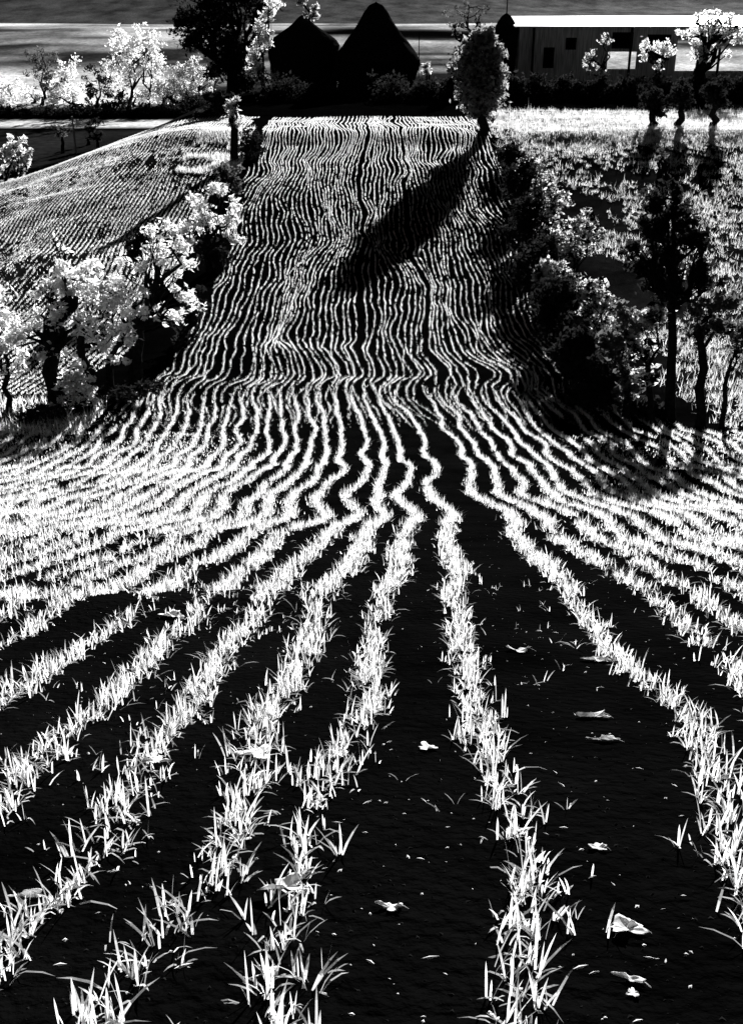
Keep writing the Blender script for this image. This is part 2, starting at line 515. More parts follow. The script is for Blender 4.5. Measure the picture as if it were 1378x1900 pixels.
w5 = [blades(np.stack([x, y, H(x, y) - .004], 1), .062 * RNG.uniform(.5, 1.25, len(x)), (.0052 + .0003 * y) * RNG.uniform(.7, 1.3, len(x)), RNG.uniform(0, 6.28, len(x)), np.abs(RNG.normal(.36, .32, len(x))), .6, 3)]
n_ = 2600
x = RNG.uniform(-2.2, 1.6, n_); y = RNG.uniform(1.0, 5.5, n_)
keep = (RNG.random(n_) < .12 + .75 * sstep(.1, -.9, x) * sstep(1.0, 3.0, y)) & (fbm(x * 2.2, y * 1.8, 55) > .50) & in_near(x, y)
x, y = np.repeat(x[keep], 3), np.repeat(y[keep], 3)
x = x + RNG.normal(0, .008, len(x)); y = y + RNG.normal(0, .008, len(x))
w5.append(blades(np.stack([x, y, H(x, y) - .004], 1), .045 * RNG.uniform(.4, 1.25, len(x)), .0042 * RNG.uniform(.6, 1.2, len(x)), RNG.uniform(0, 6.28, len(x)), np.abs(RNG.normal(.5, .4, len(x))), .8, 3))
v, f = merge(w1 + w2 + w3 + w5)
tag(link("young_wheat", v, f, "wheat_blade"), "young pale wheat growing in rows down the near slope", "crop", kind="stuff")
far_rows = []
o_ = -17.5
while o_ < 17.5:
    o_ += .42 + random.uniform(-.06, .06) + (.3 if random.random() < .05 else 0); far_rows.append((o_, None, None))
w4 = wheat_rows(19.0, 62.5, 190, 1, lambda y: .0075 + .00028 * (y - 20), .052, lambda x, y: in_strip(x, y) & (RNG.random(len(y)) < sstep(19.2, 22.0, y - .5 * (seam(x) - 21.6))),
                lambda x, y: .41 + .09 * sstep(31, 36, y) * (1 - sstep(43, 48, y)) + .06 * sstep(24, 34, y) - .25 * sstep(48.5, 52, y) + .10 * (fbm(x * .25, y * .1, 36) - .5), far_rows, .66, soft=.17)
v, f = merge(w4)
tag(link("young_wheat", v, f, "wheat_blade"), "young wheat rows on the strip climbing to the haystacks", "crop", kind="stuff")

# the field left of the strip: finer, greyer rows
parts = []
for k in range(142):
    n_ = 41 * 90
    y = RNG.uniform(22, 63, n_)
    x = -6.2 - .165 * k + .25 * np.sin(y * .25) + .5 * (vnoise(np.full(n_, k * .1), y * .2, 3) - .5) + RNG.normal(0, .022, n_)
    dn = fbm(x * .18 + 3, y * .12, 18)
    keep = (vnoise(y * 2.0, np.full(n_, k * 4.1), 5) + RNG.normal(0, .2, n_) > .40 - 1.3 * (dn - .5) - .3 * sstep(46, 60, y)) & (x > -.36 * y - 7) & (x < -6.1 + .3 * np.sin(y))
    x, y = x[keep], y[keep]
    if len(x) < 3: continue
    parts.append(blades(np.stack([x, y, H(x, y)], 1), .055 * RNG.uniform(.5, 1.3, len(x)), RNG.uniform(.013, .024, len(x)), RNG.uniform(0, 6.28, len(x)), np.abs(RNG.normal(.4, .3, len(x)))))
v, f = merge(parts)
tag(link("stubble", v, f, "stubble_blade"), "thin grey crop rows covering the field behind the pale orchard", "crop", kind="stuff")

# rough meadow right of the strip
n_ = 25000
tx = RNG.uniform(4.5, 30, n_); ty = RNG.uniform(19.3, 66, n_)
edge = 4.8 + sstep(30, 48, ty)
low_ = fbm(tx * .35, ty * .22, 27)
pr = .36 + 1.7 * (low_ - .5) + .9 * sstep(50, 53, ty) + .20 * sstep(42, 50, ty) - .55 * (1 - sstep(1.0, 4.5, tx - edge)) * (1 - sstep(47, 51, ty)) + .45 * (1 - sstep(22, 27, ty)) * sstep(6, 7.5, tx)
keep = (RNG.random(n_) < pr) & (tx < .37 * ty + 5) & (tx > edge)
tx, ty = tx[keep], ty[keep]
nb_ = 14
lm = np.repeat(RNG.lognormal(0, .35, len(tx)), nb_)
bx = np.repeat(tx, nb_) + RNG.normal(0, .065, len(tx) * nb_) * lm; by = np.repeat(ty, nb_) + RNG.normal(0, .10, len(tx) * nb_) * lm
v, f = blades(np.stack([bx, by, H(bx, by)], 1), .17 * lm * RNG.uniform(.4, 1.2, len(bx)), RNG.uniform(.010, .026, len(bx)), RNG.uniform(0, 6.28, len(bx)), np.abs(RNG.normal(.5, .35, len(bx))))
tag(link("meadow_grass", v, f, "meadow_blade"), "rough tufted grass on the slope under the long shed", "grass", kind="stuff")
# rank grass at the left end of the crest and along the hedge bottoms
n_ = 9000
tx = np.concatenate([RNG.uniform(-8.2, -5.6, n_), RNG.uniform(-14, -5.4, n_)]); ty = np.concatenate([RNG.uniform(47, 55, n_), RNG.uniform(18.8, 21.5, n_)])
keep = fbm(tx * .8, ty * .8, 29) > .45
tx, ty = tx[keep], ty[keep]
v, f = blades(np.stack([tx, ty, H(tx, ty)], 1), .22 * RNG.uniform(.4, 1.3, len(tx)), RNG.uniform(.012, .03, len(tx)), RNG.uniform(0, 6.28, len(tx)), np.abs(RNG.normal(.4, .3, len(tx))))
tag(link("rank_grass", v, f, "pale_leaf"), "pale rank grass along the left edge of the wheat strip", "grass", kind="stuff")

# crumbs of straw and stone on the bare earth
n_ = 3600
y = 1.0 + 9 * RNG.random(n_) ** 1.6; x = RNG.uniform(-1, 1, n_) * view_half(y)
s_ = np.minimum(RNG.lognormal(-5.95, .6, n_), .0048)
el = 1 + 3 * (RNG.random(n_) ** 3)
mb = MB()
oct_v = np.array([(1, 0, 0), (0, 1, 0), (-1, 0, 0), (0, -1, 0), (0, 0, 1), (0, 0, -1)], float)
oct_f = np.array([(0, 1, 4), (1, 2, 4), (2, 3, 4), (3, 0, 4), (1, 0, 5), (2, 1, 5), (3, 2, 5), (0, 3, 5)])
az = RNG.normal(0, .6, n_)
V = oct_v[None] * np.stack([s_ * el, s_ * .8, s_ * .5], 1)[:, None, :] * RNG.uniform(.7, 1.2, (n_, 6, 1))
c_, s2 = np.cos(az)[:, None], np.sin(az)[:, None]
V = np.stack([V[..., 0] * c_ - V[..., 1] * s2, V[..., 0] * s2 + V[..., 1] * c_, V[..., 2]], -1)
V += np.stack([x, y, H(x, y) + s_ * .3], 1)[:, None, :]
fa = (np.arange(n_)[:, None, None] * 6 + oct_f[None]).reshape(-1, 3)
tag(link("straw_crumbs", V.reshape(-1, 3), fa, "debris"), "scattered crumbs of straw and grit on the bare earth", "debris", kind="stuff")


# clods of turned earth
n_ = 14000
y = .95 + 7 * RNG.random(n_) ** 1.5; x = RNG.uniform(-1, 1, n_) * view_half(y)
s_ = np.minimum(RNG.lognormal(-5.9, .45, n_), .006)
V = oct_v[None] * np.stack([s_ * RNG.uniform(.8, 1.5, n_), s_, s_ * .7], 1)[:, None, :] * RNG.uniform(.6, 1.3, (n_, 6, 3))
az = RNG.uniform(0, 6.28, n_); c_, s2 = np.cos(az)[:, None], np.sin(az)[:, None]
V = np.stack([V[..., 0] * c_ - V[..., 1] * s2, V[..., 0] * s2 + V[..., 1] * c_, V[..., 2]], -1) + np.stack([x, y, H(x, y)], 1)[:, None, :]
fa = (np.arange(n_)[:, None, None] * 6 + oct_f[None]).reshape(-1, 3)
tag(link("soil_clods", V.reshape(-1, 3), fa, "clod"), "dark crumbly clods of earth between the wheat rows", "soil", kind="stuff")


# ------------------------------------------------------------------ fallen leaves near the camera
def fallen_leaf(px, py, w_px, h_px, ang, label, lift=.0):
    """a dry lobed leaf, curled, lying on the earth"""
    p0, d = ground(px, py)
    a_ = w_px / F * d / 2; b_ = max(h_px / F * d * 1.5, a_ * .3) / 2
    rg = np.random.default_rng(int(px * 7 + py))
    nt_, nr = 40, 5
    th = np.linspace(0, 2 * np.pi, nt_, endpoint=False)
    lob = 1 + .28 * np.cos(3 * th + rg.uniform(0, 6)) + .16 * np.cos(5 * th + rg.uniform(0, 6)) + .10 * np.cos(9 * th + rg.uniform(0, 6)) + rg.normal(0, .03, nt_)
    ph = rg.uniform(0, 6, 3)
    vs = [(0, 0, .004)]
    for i in range(1, nr + 1):
        q = i / nr
        u, w = a_ * q * lob * np.cos(th), b_ * q * lob * np.sin(th)
        z = .004 + a_ * (.34 * q ** 2 * np.maximum(0, np.sin(2 * th + ph[0])) + .18 * q * np.abs(np.sin(th + ph[1])) + .06 * np.sin(7 * th + ph[2]) * q)
        vs += list(zip(u, w, z))
    vs = np.array(vs)
    ca_, sa_ = math.cos(ang), math.sin(ang)
    N = len(vs)
    V_ = np.concatenate([vs, vs - np.array((0, 0, .0007))])
    V_ = np.stack([V_[:, 0] * ca_ - V_[:, 1] * sa_, V_[:, 0] * sa_ + V_[:, 1] * ca_, V_[:, 2] + lift], 1)
    V_[:, 2] += H(p0[0] + V_[:, 0], p0[1] + V_[:, 1]) - p0[2]
    f3, f4 = [], []
    for j in range(nt_):
        k = (j + 1) % nt_
        f3 += [(0, 1 + j, 1 + k), (N, N + 1 + k, N + 1 + j)]
        for i in range(nr - 1):
            p_, q_ = 1 + i * nt_, 1 + (i + 1) * nt_
            f4 += [(p_ + j, q_ + j, q_ + k, p_ + k), (N + p_ + k, N + q_ + k, N + q_ + j, N + p_ + j)]
        e_ = 1 + (nr - 1) * nt_
        f4.append((e_ + j, N + e_ + j, N + e_ + k, e_ + k))
    root = thing("fallen_leaf", label, "leaf", p0, "pale leaves fallen on the bare earth")
    link("leaf_blade", V_, [np.array(f3), np.array(f4)], "dry_leaf", root, smooth=True)
    mb = MB()
    i0 = 1 + (nr - 2) * nt_ + int(rg.integers(0, 6)) % nt_
    e = V_[i0]; e2 = e + np.array((a_ * .7 * ca_, a_ * .7 * sa_ - .3 * a_, .002))
    e2[2] = float(H(p0[0] + e2[0], p0[1] + e2[1])) - p0[2] + .003
    mb.tube([e, (e + e2) / 2 + np.array((0, 0, .002)), e2], [.0009, .0008, .0006], 5)
    mb.build("stalk", "dry_leaf", root)


for a in (
    (1160, 1728, 62, 34, -.25, "large curled pale leaf with two lobes, right of the thickest wheat row near the bottom"),
    (1102, 1334, 54, 14, -.15, "long flat pale leaf in the bare track, halfway down the near earth"),
    (962, 1210, 42, 22, -.3, "pale leaf with a hooked tip, highest of those lying in the bare track"),
    (1106, 1228, 44, 16, -.3, "pale crumpled leaf touching the wheat row right of the track"),
    (725, 1690, 44, 18, -.2, "pale leaf lying alone in the black furrow left of the thickest row"),
    (1107, 1576, 32, 18, -.4, "small three-cornered pale leaf in the bare track above the large curled one"),
    (444, 1566, 32, 22, .1, "small round white leaf beside the second wheat row left of centre"),
    (530, 1664, 74, 30, .1, "big white arched leaf caught in the wheat row left of centre"),
    (478, 1412, 52, 42, .6, "ragged white leaf standing up in a sparse wheat tuft"),
    (320, 1146, 40, 18, -.3, "white leaf on the lip of the bank among distant tufts"),
    (1170, 1825, 52, 12, -.5, "thin curved pale stalk below the large curled leaf"),
    (1172, 1848, 18, 18, .2, "tiny round pale leaf at the end of the curved stalk"),
    (792, 1390, 30, 24, .2, "small crinkled grey leaf in the furrow left of the thickest row"),
    (48, 1668, 56, 12, .1, "straight pale leaf strip bridging the sparse row at the photo's left edge"),
    (290, 1424, 50, 22, -.5, "folded pale leaf leaning in the sparse row left of the ragged one"),
    (1120, 1376, 54, 8, 0, "narrow pale straw leaf just below the long flat leaf"),
):
    fallen_leaf(*a, lift=.012 if a[1] in (1664, 1412, 1424) else .0)


# ------------------------------------------------------------------ trees and bushes
def leaf_cloud(blobs, n_, size, seed, cut=.42, freq=1.6, shell=.5):
    """leaves in sprays spread through ellipsoids (c, r) in local metres; returns verts, faces and spray centres per blob"""
    rg = np.random.default_rng(seed)
    vol = np.array([r[0] * r[1] * r[2] for c, r in blobs]) ** .8
    cnt = np.maximum((n_ * vol / vol.sum()).astype(int), 8)
    P_, tips = [], []
    dense = cut < .4
    for (c, r), k in zip(blobs, cnt):
        ns = max(6, int(k / (26 if dense else 34)))
        q = rg.normal(size=(ns, 3)); q /= np.linalg.norm(q, axis=1)[:, None]
        lump = .62 + .62 * vnoise(q[:, 0] * 1.7 + q[:, 2] * 1.3 + seed, q[:, 1] * 1.7 - q[:, 2], seed % 50)
        q = q * (rg.random(ns) ** shell * lump)[:, None]
        rm_ = float(np.mean(r))
        sc = q * np.array(r) + np.array(c)
        tips.append(sc)
        sr = rm_ * rg.uniform(.10, .30 if dense else .24, ns) + size * .6
        wgt = sr ** 1.5; wgt /= wgt.sum()
        i = rg.choice(ns, k, p=wgt)
        P_.append(sc[i] + rg.normal(size=(k, 3)) * (sr[i] * .58)[:, None] * np.array((1, 1, .8)))
    c = np.concatenate(P_)
    N = len(c)
    a = rg.normal(size=(N, 3)); a /= np.linalg.norm(a, axis=1)[:, None]
    b = np.cross(a, rg.normal(size=(N, 3))); b /= np.linalg.norm(b, axis=1)[:, None] + 1e-9
    s = size * rg.uniform(.45, 1.3, N)[:, None]
    nrm = np.cross(a, b) * s * .18
    v = np.stack([c - a * s, c + b * s * .5 + nrm, c + a * s, c - b * s * .5 + nrm], 1).reshape(-1, 3)
    i = np.arange(N)[:, None] * 4
    return v, i + np.array((0, 1, 2, 3)), tips


def wobble(p, q, k, amt, rg):
    t = np.linspace(0, 1, k)[:, None]
    pts = p * (1 - t) + q * t
    pts[1:-1] += rg.normal(0, amt, (k - 2, 3))
    return pts


SEED = [100]


def plant(name, label, cat, base, d, blobs_px, leaves, size, leaf, trunk_px=None, bark="bark", group=None, cut=.42, freq=1.6,
          shell=.5, twigs=10, thick=1.0, rad_px=8, fork=None, stems=1):
    """base: world point; blobs_px: crown clumps (x, y, rx, ry[, depth offset in m]) as seen in the photograph at depth d."""
    SEED[0] += 1; sd_ = SEED[0]
    rg = np.random.default_rng(sd_)
    base = np.asarray(base, float)
    m_ = d / F
    root = thing(name, label, cat, base, group)
    bl = []
    for q in blobs_px:
        dd = q[4] if len(q) > 4 else rg.uniform(-.3, .3) * q[2] * m_
        c = upright(q[0], q[1], base[1] + dd) - base
        bl.append((c, (q[2] * m_, q[2] * m_ * thick, q[3] * m_)))
    lo = min(c[2] - r[2] for c, r in bl)
    cen = sum(c for c, r in bl) / len(bl)
    v, f, tips = leaf_cloud(bl, leaves, size, sd_, cut, freq, shell)
    g_ = H(v[:, 0] + base[0], v[:, 1] + base[1]) - base[2]
    v[:, 2] = np.maximum(v[:, 2], g_ + .004)
    mb = MB()
    r0 = rad_px * m_
    for s in range(stems):
        if fork is not None:
            fk = upright(fork[0], fork[1], base[1]) - base
        else:
            fk = np.array((cen[0] * .5, cen[1] * .5, max(.25 * cen[2], min(lo + .15, cen[2]))))
        off = np.array((rg.normal(0, .12), rg.normal(0, .12), 0)) * (stems > 1) * (1 + cen[2] * .3)
        st = np.array((0, 0, -.12)) + off
        pl = wobble(st, fk + off, 5, r0 * .5, rg)
        mb.tube(pl, [r0 * 1.3, r0 * 1.02, r0 * .95, r0 * .88, r0 * .8], 8)
        for (c, r), tp in zip(bl, tips):
            e = c + np.array((0, 0, .2 * r[2]))
            mid = wobble(fk + off, e, 5, .10 * float(np.linalg.norm(e - fk)), rg)
            mid[0] = fk + off
            mb.tube(mid, [r0 * .62, r0 * .5, r0 * .38, r0 * .26, r0 * .12], 6)
            for t in range(twigs):
                a = mid[rg.integers(1, 5)]
                e2 = tp[rg.integers(0, len(tp))]
                mb.tube(wobble(a, e2, 4, .06 * float(np.linalg.norm(e2 - a)), rg), [r0 * .2, r0 * .15, r0 * .1, r0 * .04], 4)
    mb.build("trunk" if stems == 1 else "stems", bark, root, smooth=True)
    link("crown", v, f, leaf, root)
    return root


def tree_at(name, label, cat, bx, by, blobs, leaves, size, leaf, **k):
    b, d = ground(bx, by)
    return plant(name, label, cat, b, d, blobs, leaves, size, leaf, **k)


def tree_far(name, label, cat, bx, by, d, blobs, leaves, size, leaf, **k):
    return plant(name, label, cat, stand(bx, by, d), d, blobs, leaves, size, leaf, **k)


OR = "pale trees along the left edge of the wheat"
tree_at("fruit_tree", "pale-leaved tree on the thickest straight dark trunk of the left orchard", "tree", 95, 764,
        [(60, 610, 62, 45), (110, 570, 55, 45), (150, 530, 60, 55), (110, 500, 48, 45), (150, 610, 50, 40), (75, 650, 50, 22)], 1500, .075, "pale_leaf", rad_px=16, fork=(100, 655), group=OR, twigs=6)
tree_at("fruit_tree", "pale tree leaning left with a bare bright shoot rising above it", "tree", 172, 732,
        [(200, 550, 52, 50), (175, 500, 42, 40), (215, 620, 38, 50), (118, 462, 14, 10), (100, 445, 12, 8)], 850, .07, "pale_leaf", rad_px=9, fork=(150, 640), group=OR, twigs=5)
tree_at("fruit_tree", "slender pale tree between the leaning one and the upright dark trunk", "tree", 212, 722,
        [(225, 580, 45, 60), (235, 520, 42, 40), (215, 660, 28, 40)], 700, .07, "pale_leaf", rad_px=8, fork=(208, 660), group=OR, twigs=5)
tree_at("fruit_tree", "pale tree with an upright dark trunk nearest the wheat strip, spreading to the right", "tree", 255, 708,
        [(290, 500, 50, 50), (330, 470, 45, 45), (345, 540, 48, 35), (270, 560, 36, 45), (300, 440, 34, 36), (315, 590, 34, 26)], 1250, .07, "pale_leaf", rad_px=12, fork=(255, 610), group=OR, twigs=6)
tree_at("fruit_tree", "thin-stemmed pale tree cut off by the photo's left edge", "tree", 12, 772,
        [(10, 620, 45, 40), (-30, 580, 60, 60), (20, 690, 30, 30)], 900, .07, "pale_leaf", rad_px=6, fork=(14, 700), group=OR, twigs=6)
tree_at("bush", "bright pale bush between the thick trunk and the leaning orchard tree", "bush", 135, 768,
        [(130, 700, 30, 50), (160, 720, 32, 40), (120, 745, 30, 22)], 1000, .06, "pale_leaf", rad_px=3, stems=3, group="pale bushes")
tree_at("bush", "bright pale bush leaning over the wheat, higher up the left hedge", "bush", 400, 505,
        [(375, 400, 46, 40), (395, 370, 40, 30), (340, 430, 34, 34), (430, 440, 26, 26), (425, 410, 26, 26)], 1500, .08, "pale_leaf", rad_px=5, stems=2, group="pale bushes", fork=(385, 460))
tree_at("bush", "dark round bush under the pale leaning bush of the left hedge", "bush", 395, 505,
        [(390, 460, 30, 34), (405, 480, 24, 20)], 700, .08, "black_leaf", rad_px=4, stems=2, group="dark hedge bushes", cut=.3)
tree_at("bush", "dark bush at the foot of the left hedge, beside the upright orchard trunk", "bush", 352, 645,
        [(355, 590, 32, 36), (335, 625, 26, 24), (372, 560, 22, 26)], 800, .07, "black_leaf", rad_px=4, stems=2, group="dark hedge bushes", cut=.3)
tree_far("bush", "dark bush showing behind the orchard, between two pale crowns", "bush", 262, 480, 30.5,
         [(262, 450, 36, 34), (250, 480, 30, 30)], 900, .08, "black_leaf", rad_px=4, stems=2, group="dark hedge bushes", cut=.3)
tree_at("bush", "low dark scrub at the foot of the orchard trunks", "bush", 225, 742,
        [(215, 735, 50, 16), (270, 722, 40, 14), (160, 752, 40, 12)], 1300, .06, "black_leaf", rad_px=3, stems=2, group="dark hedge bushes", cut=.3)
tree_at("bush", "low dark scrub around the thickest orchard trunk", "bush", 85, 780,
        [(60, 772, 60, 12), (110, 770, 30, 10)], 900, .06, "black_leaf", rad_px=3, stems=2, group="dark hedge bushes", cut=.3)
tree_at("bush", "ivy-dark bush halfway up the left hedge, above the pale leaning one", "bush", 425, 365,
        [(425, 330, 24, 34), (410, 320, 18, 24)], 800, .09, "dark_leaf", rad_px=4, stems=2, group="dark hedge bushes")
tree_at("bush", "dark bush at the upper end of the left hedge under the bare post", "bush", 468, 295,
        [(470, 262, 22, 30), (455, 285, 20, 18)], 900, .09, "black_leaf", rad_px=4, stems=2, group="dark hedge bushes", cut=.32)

# --- right-hand edge of the strip
RG = "dark trees at the right edge of the wheat"
tree_at("tree", "tall dark-crowned tree on a straight bare trunk, right of the wheat", "tree", 1243, 776,
        [(1232, 380, 40, 50), (1268, 420, 36, 46), (1205, 430, 30, 44), (1240, 470, 52, 50), (1292, 500, 36, 34), (1190, 500, 26, 30), (1240, 540, 50, 26), (1300, 450, 22, 26), (1255, 345, 16, 26), (1175, 455, 22, 30), (1315, 530, 26, 18)], 3000, .085, "black_leaf", rad_px=9, fork=(1245, 575), group=RG, cut=.42, twigs=9, shell=.62)
tree_at("tree", "shorter leafy dark tree right of the tallest bare trunk", "tree", 1298, 790,
        [(1310, 590, 40, 26), (1340, 560, 40, 22), (1290, 620, 26, 26), (1360, 610, 34, 16)], 900, .08, "dark_leaf", rad_px=9, fork=(1300, 640), group=RG, cut=.45, twigs=6)
tree_at("tree", "thin leaning sapling, last of the right-hand trees before the bright meadow", "tree", 1338, 792,
        [(1370, 610, 24, 26), (1375, 650, 18, 22)], 160, .07, "dark_leaf", rad_px=5, fork=(1350, 690), group=RG, twigs=6)
tree_at("tree", "thin dark trunk just left of the tall crowned tree, ivy on it", "tree", 1208, 782,
        [(1190, 640, 34, 34), (1205, 590, 30, 34), (1200, 700, 20, 40)], 900, .08, "speckle_leaf", rad_px=6, fork=(1202, 680), group=RG, cut=.46, twigs=5)
tree_at("tree", "slim dark tree hung with leaves where the scrub meets the wheat", "tree", 1165, 775,
        [(1150, 640, 36, 40), (1175, 590, 34, 34), (1160, 700, 26, 44)], 1600, .075, "dark_leaf", rad_px=6, fork=(1160, 690), group=RG, cut=.42, twigs=5)
DK = "dark bushes along the right edge of the wheat"
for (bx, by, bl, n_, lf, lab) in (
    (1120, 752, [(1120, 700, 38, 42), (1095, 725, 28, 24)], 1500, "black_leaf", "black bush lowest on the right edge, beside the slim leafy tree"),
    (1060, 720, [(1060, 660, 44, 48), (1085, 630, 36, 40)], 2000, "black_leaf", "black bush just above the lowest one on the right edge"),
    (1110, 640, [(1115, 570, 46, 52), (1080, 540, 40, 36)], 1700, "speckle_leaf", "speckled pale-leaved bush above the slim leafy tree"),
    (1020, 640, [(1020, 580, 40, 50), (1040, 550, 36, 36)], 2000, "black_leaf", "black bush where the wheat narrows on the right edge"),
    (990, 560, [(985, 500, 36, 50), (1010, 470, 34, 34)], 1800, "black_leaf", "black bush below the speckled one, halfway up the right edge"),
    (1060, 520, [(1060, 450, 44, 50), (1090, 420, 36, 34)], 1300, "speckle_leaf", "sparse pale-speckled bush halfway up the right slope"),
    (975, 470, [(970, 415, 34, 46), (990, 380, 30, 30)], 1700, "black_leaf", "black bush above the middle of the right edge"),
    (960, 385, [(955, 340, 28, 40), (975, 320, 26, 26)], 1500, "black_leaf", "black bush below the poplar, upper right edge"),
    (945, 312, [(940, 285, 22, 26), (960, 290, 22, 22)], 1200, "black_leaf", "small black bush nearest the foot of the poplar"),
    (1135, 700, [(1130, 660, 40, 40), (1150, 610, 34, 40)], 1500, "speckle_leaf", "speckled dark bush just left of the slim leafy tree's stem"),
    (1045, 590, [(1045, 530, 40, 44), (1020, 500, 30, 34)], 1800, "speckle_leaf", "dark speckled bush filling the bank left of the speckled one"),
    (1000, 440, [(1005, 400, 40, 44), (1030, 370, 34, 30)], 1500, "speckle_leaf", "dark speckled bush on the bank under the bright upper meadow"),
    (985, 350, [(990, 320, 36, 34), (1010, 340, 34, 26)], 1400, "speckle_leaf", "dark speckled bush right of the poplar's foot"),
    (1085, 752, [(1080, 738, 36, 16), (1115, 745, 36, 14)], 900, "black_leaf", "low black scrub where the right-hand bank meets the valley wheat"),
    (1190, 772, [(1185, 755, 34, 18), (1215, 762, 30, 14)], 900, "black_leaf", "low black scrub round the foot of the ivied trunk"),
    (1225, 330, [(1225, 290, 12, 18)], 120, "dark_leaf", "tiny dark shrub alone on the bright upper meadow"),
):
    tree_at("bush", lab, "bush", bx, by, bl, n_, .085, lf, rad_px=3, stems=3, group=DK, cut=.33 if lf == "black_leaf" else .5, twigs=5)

# --- farm
pb, pd = ground(893, 252)
plant("poplar", "dark oval tree with a bright rim, whose long shadow crosses the wheat", "tree", pb, pd,
      [(898, 92, 30, 40, 0), (890, 125, 42, 50, .1), (898, 150, 42, 46, -.1), (892, 178, 34, 36, 0), (896, 205, 20, 22, 0), (870, 100, 18, 26, .2), (918, 110, 18, 30, -.2), (905, 65, 14, 16, 0), (884, 72, 10, 14, 0)], 17000, .13, "poplar_leaf", rad_px=9, cut=.22, shell=.4, twigs=8, fork=(893, 200))
FT = "trees around the farm"
tree_far("tree", "huge dark tree left of the haystacks, cut by the photo's top", "tree", 433, 215, 94,
         [(395, 28, 66, 46), (430, 90, 58, 48), (365, 70, 45, 36), (452, 150, 36, 40), (480, 18, 40, 26), (430, -12, 70, 26), (408, 125, 40, 30), (345, 30, 26, 24), (430, 190, 34, 26)], 9500, .21, "black_leaf", rad_px=13, cut=.36, group=FT, fork=(432, 130))
tree_far("tree", "tall pale-leaved tree between the huge dark tree and the left haystack", "tree", 490, 210, 74,
         [(487, 60, 24, 44), (470, 110, 22, 34), (500, 20, 24, 30), (482, 140, 18, 24)], 1500, .14, "pale_leaf", rad_px=5, group=FT, cut=.46)
tree_far("tree", "pale treetop showing over the left haystack", "tree", 575, 150, 80,
         [(560, 0, 16, 30), (585, 20, 12, 22)], 500, .15, "mid_leaf", rad_px=4, group=FT, cut=.46)
tree_far("tree", "half-bare grey tree behind the poplar", "tree", 868, 190, 84,
         [(870, 20, 44, 26), (845, 50, 24, 24), (890, 45, 26, 20)], 500, .13, "dark_leaf", rad_px=5, group=FT, cut=.5, twigs=18, fork=(868, 90))
tree_far("tree", "dark upright tree close against the left of the poplar", "tree", 852, 210, 70,
         [(850, 120, 18, 34), (840, 165, 30, 30), (815, 185, 40, 34), (858, 95, 8, 20)], 3000, .14, "black_leaf", rad_px=6, group=FT, cut=.3)
tree_far("tree", "dark tree in front of the gap between the two haystacks", "tree", 640, 210, 72,
         [(640, 175, 46, 40), (600, 190, 44, 34), (690, 180, 44, 38)], 4000, .14, "black_leaf", rad_px=6, group=FT, cut=.28)
tree_far("bush", "pale bush peeping out right of the tall haystack", "bush", 790, 160, 84,
         [(788, 122, 14, 18)], 300, .12, "mid_leaf", rad_px=2, stems=2)
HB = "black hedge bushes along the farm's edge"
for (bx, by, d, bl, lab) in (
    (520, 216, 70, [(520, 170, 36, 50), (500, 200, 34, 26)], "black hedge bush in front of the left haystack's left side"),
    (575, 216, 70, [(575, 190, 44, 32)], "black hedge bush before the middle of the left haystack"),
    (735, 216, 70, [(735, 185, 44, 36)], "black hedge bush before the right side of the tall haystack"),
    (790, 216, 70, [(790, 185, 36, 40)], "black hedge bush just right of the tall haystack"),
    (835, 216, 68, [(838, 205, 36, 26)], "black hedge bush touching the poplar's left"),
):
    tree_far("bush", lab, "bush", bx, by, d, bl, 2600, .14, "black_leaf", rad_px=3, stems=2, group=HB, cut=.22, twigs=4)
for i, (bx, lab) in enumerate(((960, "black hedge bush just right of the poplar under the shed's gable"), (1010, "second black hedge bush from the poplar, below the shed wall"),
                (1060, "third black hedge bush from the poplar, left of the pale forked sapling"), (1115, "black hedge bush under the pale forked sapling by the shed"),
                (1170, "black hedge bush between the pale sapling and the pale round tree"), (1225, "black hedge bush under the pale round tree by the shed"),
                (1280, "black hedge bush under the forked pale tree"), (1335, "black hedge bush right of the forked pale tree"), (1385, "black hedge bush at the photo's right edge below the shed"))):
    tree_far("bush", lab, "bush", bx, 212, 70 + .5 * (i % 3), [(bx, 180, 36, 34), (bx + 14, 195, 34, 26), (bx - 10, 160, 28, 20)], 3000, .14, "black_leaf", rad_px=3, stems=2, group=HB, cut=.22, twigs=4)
tree_far("sapling", "pale forked sapling before the dark middle of the shed", "tree", 1112, 200, 74,
         [(1090, 105, 20, 26), (1120, 120, 20, 30), (1125, 75, 14, 16), (1100, 140, 14, 12)], 420, .13, "mid_leaf", rad_px=4, group=FT, cut=.45, fork=(1115, 140))
tree_far("tree", "pale round-crowned tree with a slim dark stem before the shed", "tree", 1217, 205, 74,
         [(1200, 90, 18, 26), (1235, 85, 22, 30), (1220, 120, 14, 16), (1222, 165, 14, 22)], 800, .13, "pale_leaf", rad_px=5, group=FT, cut=.44, fork=(1217, 135))
tree_far("tree", "pale wide-crowned tree with a dark forked trunk, over the shed roof", "tree", 1290, 210, 72,
         [(1290, 50, 36, 32), (1330, 45, 44, 34), (1365, 55, 30, 30), (1300, 90, 34, 26), (1345, 80, 34, 18)], 1700, .13, "pale_leaf", rad_px=13, group=FT, cut=.44, fork=(1296, 130))
for (bx, h, lab) in ((1258, 175, "thin dark trunk under the pale forked tree's left side"), (1322, 170, "dark trunk under the pale forked tree's right side"), (1205, 185, "short dark trunk below the pale round tree")):
    tree_at("tree", lab, "tree", bx, 236, [(bx, h, 26, 24), (bx + 12, h + 20, 20, 16)], 900, .12, "black_leaf", rad_px=7, cut=.34, group=FT)

